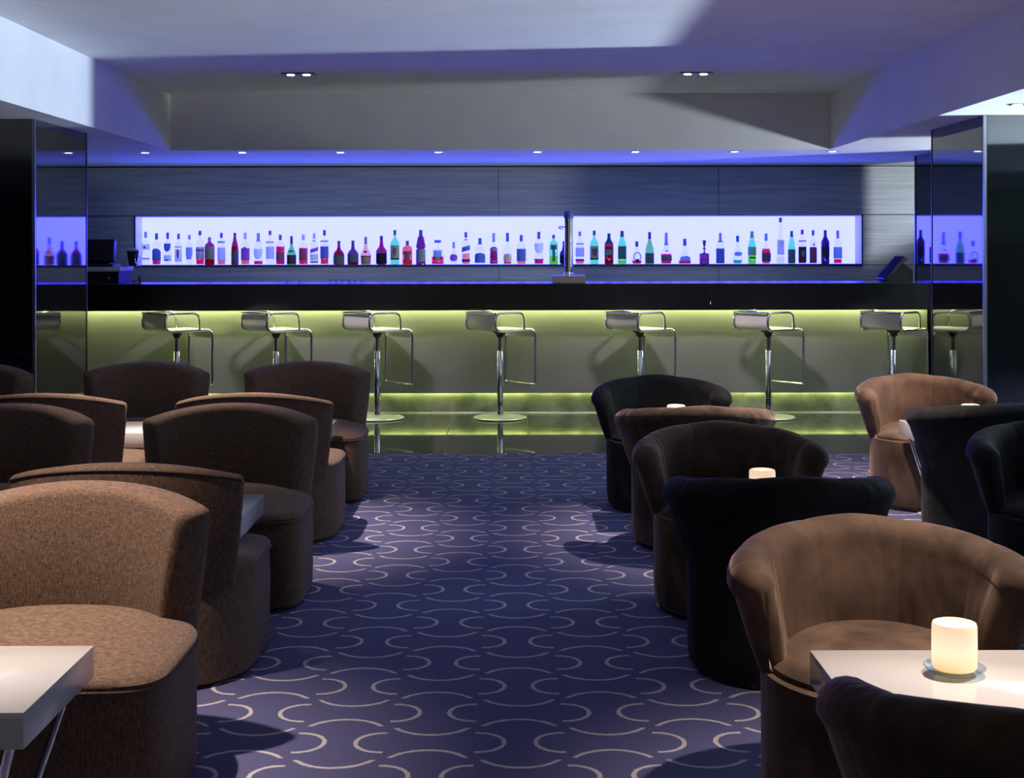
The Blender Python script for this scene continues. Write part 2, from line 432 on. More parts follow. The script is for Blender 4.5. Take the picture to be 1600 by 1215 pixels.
# lit bottle niche
niche = thing('bottle_niche', (0, YW, NZ0), 0, 'long backlit niche in the grey wood wall behind the bar, full of bottles', 'niche')
ND = 0.24
H = NZ1 - NZ0
bm = bmesh.new()
nseg = 28
for i in range(nseg):
    xa = NX0 + (NX1 - NX0) * i / nseg; xb = NX0 + (NX1 - NX0) * (i + 1) / nseg
    v = [bm.verts.new(p) for p in ((xa, ND, 0), (xb, ND, 0), (xb, ND, H), (xa, ND, H))]
    bm.faces.new(v)
bmesh.ops.remove_doubles(bm, verts=bm.verts[:], dist=1e-5)
g = bmesh.ops.extrude_face_region(bm, geom=bm.faces[:])
for v in [e for e in g['geom'] if isinstance(e, bmesh.types.BMVert)]: v.co.y += 0.02
obj('light_panel', bm, M['niche_light'], niche, smooth=False)
obj('lining', box(NX0 - 0.008, NX0, 0.0, ND, 0, H), M['niche_side'], niche, smooth=False)
obj('lining', box(NX1, NX1 + 0.008, 0.0, ND, 0, H), M['niche_side'], niche, smooth=False)
obj('lining', box(NX0, NX1, 0.0, ND, H, H + 0.008), M['niche_side'], niche, smooth=False)
obj('shelf', box(NX0 - 0.010, NX1 + 0.010, -0.012, ND, -0.022, 0.0), M['niche_frame'], niche, smooth=False)
obj('edge_frame', box(NX1 + 0.001, NX1 + 0.012, -0.006, 0.0, 0.0, H + 0.008), M['niche_frame'], niche, smooth=False)
obj('edge_frame', box(NX0 - 0.012, NX0 - 0.001, -0.006, 0.0, 0.0, H + 0.008), M['niche_frame'], niche, smooth=False)

# dark glossy wall end right of the bar, widened out of view to block uplight_bar
stub = obj('wall_bar_end', box(3.435, 4.08, 11.0, 11.74, 0.0, ZS), M['black_glass'], smooth=False); tag(stub, kind='structure')
obj('corner_trim', box(3.428, 3.442, 11.735, 11.75, 0.0, ZS), M['dark_trim'], stub, smooth=False)

# ------------------------------------------------------------------ columns of black glass
def column(xin, xout, y0, y1):
    s = 1 if xout > xin else -1
    core = obj('column', box(min(xin + s * .02, xout), max(xin + s * .02, xout), y0 + 0.02, y1 - 0.01, 0.0, ZS), M['black'], smooth=False)
    tag(core, kind='structure')
    a, b = sorted((xin, xin + s * 0.02))
    obj('panel', box(a, b, y0 + 0.022, y1, 0.0, ZS - 0.002), M['black_glass'], core, smooth=False)
    a, b = sorted((xin + s * 0.022, xout))
    obj('panel', box(a, b, y0, y0 + 0.02, 0.0, ZS - 0.002), M['black_glass'], core, smooth=False)
    a, b = sorted((xin + s * 0.001, xin + s * 0.02))
    obj('corner_trim', box(a, b, y0 + 0.001, y0 + 0.02, 0.0, ZS - 0.002), M['steel'], core, smooth=False)
    a, b = sorted((xin - s * 0.004, xin + s * 0.02))
    obj('corner_trim', box(a, b, y1, y1 + 0.012, 0.0, ZS - 0.002), M['dark_trim'], core, smooth=False)
column(2.795, 4.0, 8.19, 9.18)
column(-2.82, -4.1, 8.33, 9.34)

# ------------------------------------------------------------------ bar counter
BX0, BX1 = -4.8, 3.424
YF, YP = 11.15, 11.35
ZT, ZU, ZP = 1.064, 0.850, 0.169
bar = thing('bar_counter', (0, YF, 0), 0, 'grey panelled bar front glowing lime green above and below', 'bar')
top = thing('worktop', (0, YF, 0), 0, 'long black bar top with a deep black front edge', 'worktop')
fx = wx(1110, YF)
obj('fascia', box(BX0, fx - 0.001, 0.0, 0.03, ZU, ZT - 0.006), M['black_stone'], top, smooth=False)
obj('fascia', box(fx + 0.001, BX1, 0.0, 0.03, ZU, ZT - 0.006), M['black_stone'], top, smooth=False)
obj('counter_top', box(BX0, BX1, -0.003, 0.75, ZT - 0.006, ZT), plain('counter_top', (0.012, 0.012, 0.016), 0.32), top, smooth=False)
obj('underside', box(BX0, BX1, 0.03, 0.75, 0.915, 0.93), M['black'], top, smooth=False)
px_ = [BX0, -0.0625, BX1 - 0.01]
for a, b in zip(px_, px_[1:]):
    obj('front_panel', box(a + 0.0006, b - 0.0006, YP - YF, YP - YF + 0.03, ZP, 0.914), M['bar_panel'], bar, smooth=False)
for i in range(-8, 7):
    x0 = max(JX + i * TW, BX0); x1 = min(JX + (i + 1) * TW, BX1)
    if x1 - x0 < 0.05: continue
    obj('tile', box(x0 + 0.001, x1 - 0.001, 0.255, 0.275, 0.0, 0.30), M['plinth_stone'], bar, smooth=False)
obj('back_board', box(BX0, BX1, 0.70, 0.73, 0.0, 0.914), M['black'], bar, smooth=False)
def strip(name, x0, x1, y0, y1, z0, z1, m, n=36):
    bm = bmesh.new()
    for i in range(n):
        a = x0 + (x1 - x0) * i / n; b = x0 + (x1 - x0) * (i + 1) / n
        add_box(bm, a, b, y0, y1, z0, z1)
    bmesh.ops.remove_doubles(bm, verts=bm.verts[:], dist=1e-5)
    return obj(name, bm, m, bar, smooth=False)
strip('light_strip', BX0 + .02, BX1 - .02, 0.150, 0.168, 0.898, 0.906, M['lime'])
obj('edge_strip', box(BX0, BX1, 0.246, 0.2545, 0.0, 0.008), M['plaster'], bar, smooth=False)
strip('light_strip', BX0 + .02, BX1 - .02, 0.232, 0.244, 0.185, 0.192, M['lime_low'])

# ------------------------------------------------------------------ down lights
def ring_light(X, Y, Z, label, group):
    t = thing('downlight', (X, Y, Z), 0, label, 'downlight', group)
    obj('trim_ring', lathe([(0.048, -0.004), (0.050, -0.002), (0.050, 0.0), (0.030, 0.0), (0.030, -0.003)][::1], seg=24), M['steel'], t)
    obj('lamp_disc', lathe([(0.026, -0.006), (0.029, -0.004), (0.029, 0.0)], seg=20), M['lamp_disc'], t)
    return t
ordn = ['first', 'second', 'third', 'fourth', 'fifth', 'sixth', 'seventh', 'eighth', 'ninth', 'tenth']
for k, px in enumerate((227, 379, 532, 685, 840, 993, 1148, 1301)):
    Y = 11.18
    ring_light(wx(px, Y), Y, ZS, 'small round steel downlight above the bar, %s from the left in the row' % ordn[k], 'downlights in the soffit above the bar')
ring_light(2.775, 7.59, ZS, 'round downlight in the bright right soffit in front of the black column', None)
def twin(X, Y, label):
    t = thing('twin_downlight', (X, Y, ZR), 0, label, 'downlight', 'twin downlights in the ceiling recess')
    bm = box(-0.115, 0.115, -0.06, 0.06, -0.008, 0.0, 0.003, 1)
    obj('plate', bm, M['dark_trim'], t)
    for s in (-0.055, 0.055):
        obj('lamp_disc', lathe([(0.022, -0.013), (0.027, -0.010), (0.027, -0.008)], cx=s, seg=20), M['lamp_disc'], t)
twin(-1.45, 9.7, 'twin recessed downlight in the ceiling on the left side of the recess')
twin(1.31, 9.7, 'twin recessed downlight in the ceiling on the right side of the recess')

# ------------------------------------------------------------------ bar stools
def make_stool():
    t = thing('bar_stool')
    t['category'] = 'bar stool'
    obj('base_plate', lathe([(0.205, 0.0), (0.213, 0.004), (0.213, 0.010), (0.208, 0.014), (0.05, 0.018), (0.03, 0.022)], seg=48), M['satin'], t)
    obj('column_tube', lathe([(0.025, 0.016), (0.025, 0.530), (0.021, 0.536)], seg=20), M['chrome'], t)
    obj('piston', lathe([(0.015, 0.53), (0.015, 0.66)], seg=16), M['chrome'], t)
    obj('seat_mount', lathe([(0.020, 0.640), (0.030, 0.655), (0.034, 0.672), (0.055, 0.684), (0.055, 0.692)], seg=20), M['black'], t)
    # bent seat plate: low back, seat, front lip
    prof = fillet([(-0.195, 0, 0.832), (-0.200, 0, 0.700), (0.205, 0, 0.704), (0.212, 0, 0.640)], 0.065, 8)
    bm = bmesh.new(); W = 0.165; th = 0.009
    rows = []
    for i, p in enumerate(prof):
        a = prof[max(i - 1, 0)]; b = prof[min(i + 1, len(prof) - 1)]
        d = (b - a).normalized(); nrm = Vector((-d.z, 0, d.x))
        rows.append([bm.verts.new((p.x + s * nrm.x, y, p.z + s * nrm.z)) for s, y in ((0, -W), (0, W), (th, W), (th, -W))])
    for a, b in zip(rows, rows[1:]):
        for i in range(4): bm.faces.new((a[i], a[(i + 1) % 4], b[(i + 1) % 4], b[i]))
    bm.faces.new(rows[0][::-1]); bm.faces.new(rows[-1])
    obj('seat_shell', bm, M['stool_seat'], t)
    for s in (-1, 1):
        y = s * 0.174
        pts = fillet([(0.218, y, 0.285), (0.218, y, 0.704), (-0.202, y, 0.700), (-0.202, y, 0.838), (0.095, y, 0.838), (0.100, y, 0.704)], 0.060, 7)
        obj('side_frame', tube(pts, 0.0100), M['chrome'], t)
    obj('back_rail', tube([(-0.202, -0.174, 0.838), (-0.202, 0.174, 0.838)], 0.0100), M['chrome'], t)
    obj('footrest', tube(fillet([(0.218, -0.174, 0.30), (0.218, -0.174, 0.272), (0.218, 0.174, 0.272), (0.218, 0.174, 0.30)], 0.02, 5), 0.0085), M['chrome'], t)
    return t
M['stool_seat'] = plain('stool_seat_shell', (0.72, 0.68, 0.62), 0.35)
st0 = make_stool()
stools = [(276, 44), (431, 44), (589, 42), (781, 42), (1000, 40), (1200, 38), (1396, 45)]
SL = ['chrome bar stool at the far left, nearest the left black column', 'chrome bar stool second from the left, behind the linen chairs', 'chrome bar stool third from the left, its round base half hidden by a linen chair',
      'chrome bar stool standing clear in the middle of the bar, base fully seen', 'chrome bar stool rising behind the dark velvet chair', 'chrome bar stool second from the right, base behind a brown velvet chair',
      'chrome bar stool at the right end of the bar, behind the rust-brown chair']
for k, (px, rz) in enumerate(stools):
    loc = (wx(px, 11.05), 11.05, 0)
    if k == 0:
        st0.location = loc; st0.rotation_euler = (0, 0, math.radians(rz)); st0['label'] = SL[0]; st0['group'] = 'chrome stools along the bar'; s = st0
        first_rz = rz
    else:
        dup(st0, loc, math.radians(rz), SL[k])

# ------------------------------------------------------------------ linen lounge chairs
def outline(hx, yf, yb, nf=7.0, nb=2.3, n=64, inset=0.0):
    pts = []
    for i in range(n):
        a = 2 * PI * i / n
        ca, sa = math.cos(a), math.sin(a)
        front = sa < 0
        e = 2.0 / (nf if front else nb)
        x = math.copysign(abs(ca) ** e, ca) * (hx - inset)
        y = math.copysign(abs(sa) ** e, sa) * ((yf if front else yb) - inset)
        pts.append((x, y))
    return pts
def make_linen_chair():
    t = thing('lounge_chair'); t['category'] = 'lounge chair'
    hx, yf, yb = 0.360, 0.34, 0.322
    obj('plinth', loft([[(x, y, z) for x, y in outline(hx, yf, yb, inset=0.03)] for z in (0.0, 0.014)]), M['black'], t)
    rings = []
    for z, ins in ((0.012, 0.008), (0.02, 0.0), (0.10, -0.002), (0.22, -0.003), (0.315, -0.001), (0.330, 0.002)):
        rings.append([(x, y, z) for x, y in outline(hx, yf, yb, inset=ins)])
    obj('base', loft(rings), M['linen'], t)
    def dome(s, y): return 0.0
    rings = []
    for ins, z in ((0.004, 0.325), (-0.004, 0.334), (-0.004, 0.342), (0.004, 0.352), (0.02, 0.359), (0.06, 0.366), (0.12, 0.373), (0.19, 0.380), (0.26, 0.386), (0.31, 0.388)):
        sh = 0.03 * max(0.0, ins - 0.02) / 0.3
        rings.append([(x, y + sh, z + 0.022 * max(0.0, min(1.0, (y + 0.15) / 0.3)) * min(1, max(0, ins) / 0.15)) for x, y in outline(hx, yf, yb, inset=ins)])
    obj('seat', loft(rings), M['linen'], t)
    pts = [(x, y, 0.330) for x, y in outline(hx, yf, yb, inset=-0.004)]
    obj('piping', tube(pts, 0.0035, 6, closed=True), M['linen'], t)
    # curved backrest slab
    R = 0.54; half = 0.362; A = math.asin(half / R)
    yc = 0.345 - R
    nT = 40; rings = []; pipe = []; pipe2 = []
    for i in range(nT + 1):
        s = -1 + 2 * i / nT
        s = math.copysign(1 - (1 - abs(s)) ** 1.25, s) if s else 0.0
        a = s * A
        endf = 1.0
        if abs(s) > 0.955:
            q = (abs(s) - 0.955) / 0.045
            endf = math.sqrt(max(0.0, 1 - q * q * 0.985))
        zt = 0.698 - 0.056 * s * s
        zt -= (1 - endf) * 0.012
        zb = 0.30
        th = 0.115 * (0.35 + 0.65 * endf) if abs(s) > 0.955 else 0.115
        ring = []
        prof = []
        rc = 0.026
        nC = 4
        # section in (d, z): d = 0 at outer face, inward positive; leans outward with height
        for k in range(nC + 1):       # top outer corner
            b = PI / 2 * k / nC
            prof.append((rc - rc * math.cos(b), zt - rc + rc * math.sin(b), 'o' if k == 1 else ''))
        for k in range(nC + 1):       # top inner corner
            b = PI / 2 * k / nC
            prof.append((th - rc + rc * math.sin(b), zt - rc + rc * math.cos(b) - 0.004, ''))
        for k in range(1, 7):
            z = (zt - rc) + (zb - (zt - rc)) * k / 6
            prof.append((th + 0.012 * math.sin(PI * k / 6), z, ''))
        for k in range(0, 6):
            z = zb + (zt - rc - zb) * k / 6
            prof.append((-0.006 * math.sin(PI * k / 6), z, ''))
        for d, z, fl in prof:
            lean = 0.055 * ((z - 0.33) / 0.36)
            r = R + lean * 0.75 - d - 0.02
            # keep the centre of the slab when the ends are rounded
            r -= (0.115 - th) / 2
            fan = 0.965 + 0.035 * max(0.0, min(1.0, (z - 0.36) / 0.28))
            x, y = r * math.sin(a) * fan, yc + r * math.cos(a) + 0.01
            ring.append((x, y, z))
            if fl == 'o' and abs(s) <= 0.97: pipe.append((x, y, z))
        rings.append(ring)
    obj('backrest', loft(rings), M['linen'], t, angle=60)
    obj('piping', tube([(x, y + 0.001, z) for x, y, z in pipe], 0.0035, 6), M['linen_piping'], t)
    return t
lc0 = make_linen_chair()
LCX = -1.155
GL = 'brown linen lounge chairs on the left'
# (x, y, facing the camera?, label)
linen_chairs = [
    (-1.155, 3.50, 0, 'brightly lit tan linen chair in the left foreground behind the cut-off white table'),
    (-1.165, 4.49, 1, 'brown linen chair seen from behind, directly behind the brightly lit foreground chair'),
    (-1.130, 5.46, 0, 'dark brown linen chair facing the viewer beside the middle left white table'),
    (-1.150, 6.56, 1, 'linen chair seen from behind with lit tan top edge, by the far white table'),
    (-1.132, 7.66, 0, 'dark linen chair nearest the bar on the left of the aisle, facing the viewer'),
    (-2.04, 7.65, 0, 'dark linen chair below the leftmost bar stool, nearest the bar, facing the viewer'),
    (-2.085, 6.55, 1, 'linen chair seen from behind at the left edge, lit tan top with piping'),
    (-2.045, 5.46, 0, 'unlit dark linen chair cut by the left edge, in front of the piped one'),
    (-3.0, 7.55, 0, 'linen chair corner in front of the left black column, at the left edge')]
for k, (x, y, f, lab) in enumerate(linen_chairs):
    rz = PI if f else 0.0
    if k == 0:
        lc0.location = (x, y, 0); lc0['label'] = lab; lc0['group'] = GL
    else:
        dup(lc0, (x, y, 0), rz, lab)

# ------------------------------------------------------------------ velvet tub chairs
def make_tub(vel):
    t = thing('tub_chair'); t['category'] = 'tub chair'
    obj('swivel_base', lathe([(0.262, 0.0), (0.268, 0.004), (0.268, 0.018), (0.25, 0.02)], seg=48), M['swivel'], t)
    obj('base', lathe([(0.268, 0.018), (0.281, 0.026), (0.287, 0.10), (0.287, 0.25), (0.288, 0.335), (0.284, 0.350), (0.26, 0.352)], seg=56), vel, t)
    rings = []
    for r, z in ((0.262, 0.345), (0.270, 0.353), (0.268, 0.364), (0.255, 0.374), (0.22, 0.382), (0.17, 0.387), (0.11, 0.391), (0.05, 0.393)):
        ring = []
        for i in range(48):
            a = 2 * PI * i / 48
            x, y = r * math.cos(a), r * math.sin(a)
            ring.append((x, y * 0.97 + 0.01, z + max(0, y) * 0.12 * (1 if z > 0.37 else 0)))
        rings.append(ring)
    obj('seat_cushion', loft(rings), vel, t)
    phi_max = math.radians(104)
    cuts = [-phi_max, math.radians(-66), math.radians(-23), math.radians(23), math.radians(66), phi_max]
    for s in range(5):
        a0, a1 = cuts[s], cuts[s + 1]
        n = 14; rings = []
        for i in range(n + 1):
            q = i / n
            a = a0 - 0.004 + (a1 - a0 + 0.008) * q
            # seam rounding at panel ends, big rounding at the free arm ends
            ins = 0.0
            for e, dist in ((0, q), (1, 1 - q)):
                free = (s == 0 and e == 0) or (s == 4 and e == 1)
                if free:
                    L = 0.34
                    if dist < L: ins = max(ins, 0.050 * (1 - math.sqrt(1 - (1 - dist / L) ** 2)))
                else:
                    L = 0.05
                    if dist < L: ins = max(ins, 0.0016 * (1 - dist / L) ** 2)
            puff = 0.006 * math.sin(PI * q)
            f = abs(a) / phi_max
            zt = 0.655 - 0.060 * f ** 1.3
            ring = []
            # section: outer flare, rolled rim, inner face
            zb = 0.335
            rim = 0.052 - ins * 0.75
            zc = zt - 0.052
            ro_top, ro_bot = 0.312, 0.287
            cr = ro_top - 0.0              # centre radius of the rolled rim
            sec = []
            for k in range(7):             # outer face up
                u = k / 7
                z = zb + (zc - zb) * u
                r = (ro_bot - ins * 0.5) + (cr + rim - 0.004 - (ro_bot - ins * 0.5)) * (u ** 0.9)
                sec.append((r, z))
            for k in range(11):            # rim
                b = -0.12 + (PI + 0.24) * k / 10
                sec.append((cr + (rim + puff * 0.5) * math.cos(b), zc + (rim + puff * 0.5) * math.sin(b)))
            for k in range(1, 7):          # inner face down
                u = k / 6
                z = zc + (0.350 - zc) * u
                r = (cr - rim) + ((0.225 + ins) - (cr - rim)) * u - puff * math.sin(PI * u)
                sec.append((r, z))
            # the arms open a little towards the front
            stretch = 1.0 + 0.0 * f
            for r, z in sec:
                lean = 0.10 * f * f * (z - zb) / (zt - zb) if f > 0.6 else 0.10 * f * f * (z - zb) / (zt - zb)
                aa = a * (1 - 0.10 * (1 - (z - zb) / (zt - zb)) * f)
                ring.append((r * math.sin(aa) * stretch, r * math.cos(aa), z))
            rings.append(ring)
        obj('back_panel', loft(rings), vel, t, angle=70)
    return t
tubb = make_tub(M['velvet_brown'])
tubk = make_tub(M['velvet_dark'])
tub_chairs = [
    (0.880, 3.25, 0, 'b', 'large brown velvet tub chair behind the foreground table with the tall candle'),
    (0.860, 4.46, 1, 'k', 'dark velvet tub chair seen from behind, between the two aisle-side brown ones'),
    (0.830, 5.20, 0, 'b', 'brown velvet tub chair facing the viewer with a candle before its dark inner back'),
    (0.850, 6.35, 1, 'b', 'velvet tub chair seen from behind with an orange-lit rim, in front of the dark one'),
    (0.800, 7.25, 0, 'k', 'dark velvet tub chair nearest the bar on the right side of the aisle'),
    (2.190, 7.30, 0, 'b', 'lit rust-brown velvet tub chair in front of the right black column'),
    (2.200, 6.42, 1, 'k', 'dark velvet tub chair seen from behind, in front of the rust-brown one'),
    (2.090, 5.20, 0, 'k', 'dark velvet tub chair cut by the right edge, its inner back showing'),
    (0.888, 2.36, 1, 'b', 'brown velvet tub chair in the bottom right corner, seen from behind')]
used = {'b': False, 'k': False}
GT = 'velvet tub chairs on the right'
for x, y, f, c, lab in tub_chairs:
    rz = PI if f else 0.0
    src = tubb if c == 'b' else tubk
    if not used[c]:
        used[c] = True
        src.location = (x, y, 0); src.rotation_euler = (0, 0, rz); src['label'] = lab; src['group'] = GT
    else:
        dup(src, (x, y, 0), rz, lab)

# ------------------------------------------------------------------ white tables
def make_table(ht, hw, dp):
    t = thing('side_table'); t['category'] = 'table'
    obj('table_top', box(-hw, hw, -dp / 2, dp / 2, ht - 0.072, ht, 0.003, 2), M['white_lacquer'], t)
    for sx in (-1, 1):
        for sy in (-1, 1):
            obj('leg', tube([(sx * (hw - 0.04), sy * (dp / 2 - 0.05), ht - 0.071), (sx * (hw - 0.15), sy * (dp / 2 - 0.11), 0.010)], 0.010, 10), M['chrome'], t)
    obj('foot_plate', box(-hw + 0.085, hw - 0.085, -0.16, 0.16, 0.0, 0.012, 0.003, 1), M['white_metal'], t)
    return t
GTB = 'white lacquer side tables'
tl0 = make_table(0.445, 0.262, 0.455); tl0['group'] = GTB
tr0 = make_table(0.470, 0.245, 0.40); tr0['group'] = GTB
tl0.location = (-1.192, 2.905, 0); tl0['label'] = 'white lacquer table cut off in the bottom left corner, before the tan linen chair'
dup(tl0, (-1.150, 4.85, 0), 0, 'white lacquer table whose corner shows between the two middle left linen chairs')
dup(tl0, (-1.155, 7.08, 0), 0, 'white lacquer table with a sliver of corner beside the far aisle linen chairs')
dup(tl0, (-2.03, 7.02, 0), 0, 'white lacquer table glimpsed below the back-row linen chair with a seat before it')
tr0.location = (0.893, 2.80, 0); tr0['label'] = 'white lacquer table with a glowing candle in the right foreground'
dup(tr0, (0.860, 4.81, 0), 0, 'white table hidden behind the dark tub chair, carrying a candle')
dup(tr0, (0.830, 6.78, 0), 0, 'white table hidden between the orange-lit and dark tub chairs')
dup(tr0, (2.222, 6.86, 0), 0, 'white lacquer table with one pale corner before the rust-brown tub chair')

# ------------------------------------------------------------------ candles on dishes
def candle_mat():
    m, nt, b = mat('glowing_wax')
    tc = N(nt, 'ShaderNodeTexCoord'); sp = N(nt, 'ShaderNodeSeparateXYZ')
    nt.links.new(tc.outputs['Generated'], sp.inputs[0])
    r = N(nt, 'ShaderNodeValToRGB')
    e = r.color_ramp.elements
    e[0].position = 0.0; e[0].color = (1.0, 0.62, 0.22, 1)
    e[1].position = 1.0; e[1].color = (1.0, 0.66, 0.42, 1)
    k = e.new(0.45); k.color = (1.0, 0.84, 0.60, 1)
    nt.links.new(sp.outputs[2], r.inputs[0])
    nt.links.new(r.outputs[0], b.inputs['Emission Color'])
    b.inputs['Emission Strength'].default_value = 0.86
    b.inputs['Base Color'].default_value = (0.8, 0.7, 0.55, 1); b.inputs['Roughness'].default_value = 0.5
    return m
M['wax'] = candle_mat()
M['flame'] = emit('candle_flame', (1.0, 0.75, 0.4), 12)
M['dish'] = tint('dish_glass', (0.80, 0.88, 0.95), 0.18)
def make_candle():
    t = thing('candle'); t['category'] = 'candle'
    obj('wax', lathe([(0.041, 0.012), (0.0445, 0.018), (0.0450, 0.060), (0.0445, 0.098), (0.0425, 0.104), (0.036, 0.106), (0.033, 0.098), (0.028, 0.090), (0.010, 0.088)], seg=40), M['wax'], t)
    obj('flame', lathe([(0.002, 0.089), (0.005, 0.094), (0.004, 0.099), (0.001, 0.105)], seg=10), M['flame'], t)
    obj('dish', lathe([(0.036, 0.0), (0.042, 0.002), (0.058, 0.010), (0.062, 0.016), (0.060, 0.016), (0.055, 0.012), (0.040, 0.008)], seg=40), M['dish'], t)
    return t
c0 = make_candle(); c0['group'] = 'glowing candles on the tables'
c0.location = (0.905, 2.83, 0.470); c0['label'] = 'thick glowing pillar candle on a glass dish, on the right foreground white table'
dup(c0, (0.875, 4.80, 0.470), 0, 'glowing candle showing above the rim of the dark tub chair')
dup(c0, (0.820, 6.80, 0.470), 0, 'candle top peeping over the orange-lit tub chair rim')
dup(c0, (2.255, 6.80, 0.470), 0, 'candle glowing before the rust-brown tub chair')
dup(c0, (-1.080, 4.85, 0.445), 0, 'candle top showing over the middle left linen chair')

# ------------------------------------------------------------------ bottles in the niche
YBT = 13.115; SCL = F / YBT
P_STD = [(.92, 0), (1, .02), (1, .60), (.93, .66), (.62, .72), (.36, .76), (.31, .80), (.30, .97), (.33, .975), (.33, 1)]
P_TAPER = [(.95, 0), (1, .02), (1, .50), (.96, .56), (.78, .66), (.55, .76), (.38, .86), (.34, .92), (.36, 1)]
P_SQUAT = [(.90, 0), (1, .03), (1, .36), (.95, .46), (.72, .56), (.40, .63), (.30, .72), (.26, .80), (.25, 1)]
P_WIDE = [(.74, 0), (.80, .02), (.98, .44), (1, .48), (.78, .54), (.45, .62), (.34, .72), (.26, .90), (.27, 1)]
P_DECANT = [(.84, 0), (.90, .02), (1, .32), (.98, .36), (.70, .46), (.44, .58), (.30, .72), (.24, .80), (.24, 1)]
P_WINE = [(.95, 0), (1, .02), (1, .40), (.90, .50), (.66, .60), (.45, .70), (.33, .78), (.29, .9), (.31, 1)]
P_BORD = [(.95, 0), (1, .02), (1, .62), (.92, .68), (.60, .75), (.36, .82), (.32, .9), (.34, 1)]
P_CHAMP = [(.95, 0), (1, .02), (1, .36), (.85, .46), (.58, .55), (.36, .64), (.28, .74), (.26, 1)]
P_FLASK = [(.90, 0), (1, .03), (1, .64), (.86, .74), (.50, .79), (.30, .82), (.28, 1)]
P_CYL = [(.93, 0), (1, .02), (1, .66), (.90, .70), (.40, .74), (.32, .78), (.32, 1)]
P_MONK = [(1.0, 0), (1, .03), (.86, .30), (.74, .46), (.98, .50), (.98, .54), (.80, .66), (.66, .78), (.40, .83), (.32, .88), (.33, 1)]
P_TALL = [(1, 0), (1, .12), (.95, .17), (.80, .22), (.66, .40), (.52, .58), (.36, .80), (.30, .88), (.32, 1)]
P_TUMB = [(.86, 0), (.90, .02), (1, .30), (1, .34), (.62, .46), (.40, .58), (.24, .70), (.22, 1)]
P_CONE = [(.98, 0), (1, .02), (1, .16), (.84, .20), (.56, .46), (.30, .68), (.24, .76), (.22, 1)]
P_BALL = [(.62, 0), (.78, .02), (1, .16), (1, .26), (.88, .40), (.58, .54), (.32, .64), (.26, .70), (.26, 1)]
P_JAR = [(.95, 0), (1, .03), (1, .42), (.94, .44), (.30, .46), (.16, .50), (.14, .62), (.42, .64), (.42, .66), (.14, .68), (.22, .78), (.34, 1)]
P_SQD = [(.97, 0), (1, .02), (1, .55), (.92, .62), (.34, .68), (.16, .72), (.14, .88), (.50, .89), (.50, 1)]
P_SHLD = [(.80, 0), (.84, .03), (1, .40), (.98, .44), (.70, .52), (.40, .60), (.30, .66), (.28, 1)]
P_FLUTE = [(.95, 0), (1, .02), (1, .32), (.86, .46), (.62, .56), (.42, .62), (.36, .70), (.30, .85), (.33, 1)]
def radius(prof, z):
    for (r0, z0), (r1, z1) in zip(prof, prof[1:]):
        if z0 <= z <= z1 and z1 > z0: return r0 + (r1 - r0) * (z - z0) / (z1 - z0)
    return prof[-1][0]
def band(prof, z0, z1, R, H, off, seg, sq, front=None):
    zs = [z0] + [z for _, z in prof if z0 < z < z1] + [z1]
    pr = [((radius(prof, z) * R + off), z * H) for z in zs]
    return lathe([(max(r, 1e-4), z) for r, z in pr], seg=seg, square=sq)
def decal(prof, z0, z1, R, H, half_deg, slant=0.0, top=None, nn=10):
    """paper label curved round the front of the bottle, edges can slope or be shaped"""
    bm = bmesh.new(); rows = []
    for i in range(nn + 1):
        s = -1 + 2 * i / nn
        a = -PI / 2 + s * math.radians(half_deg)
        lo, hi = z0 + slant * s, z1 + slant * s
        if top: lo, hi = z0 + (z1 - z0) * top(s)[0], z0 + (z1 - z0) * top(s)[1]
        pair = []
        for off in (0.0012, 0.0004):
            for z in (lo, hi):
                r = max(radius(prof, max(0, min(1, q))) for q in (z, lo, hi)) * R + off
                pair.append(bm.verts.new((r * math.cos(a), r * math.sin(a), z * H)))
        rows.append(pair)
    for a, b in zip(rows, rows[1:]):
        for i, j in ((0, 1), (1, 3), (3, 2), (2, 0)):
            bm.faces.new((a[i], b[i], b[j], a[j]))
    for r in (rows[0], rows[-1]): bm.faces.new((r[0], r[1], r[3], r[2]))
    return bm
shield = lambda s: (0.0 + 0.55 * abs(s) ** 2.5, 1.0)
taper = lambda s: (0.0, 1.0) if abs(s) < .75 else (0.35, 1.0)
disc = lambda s: (0.5 - 0.5 * math.sqrt(max(0, 1 - s * s)), 0.5 + 0.5 * math.sqrt(max(0, 1 - s * s)))
archt = lambda s: (0.0, 1.0 - 0.3 * s * s)
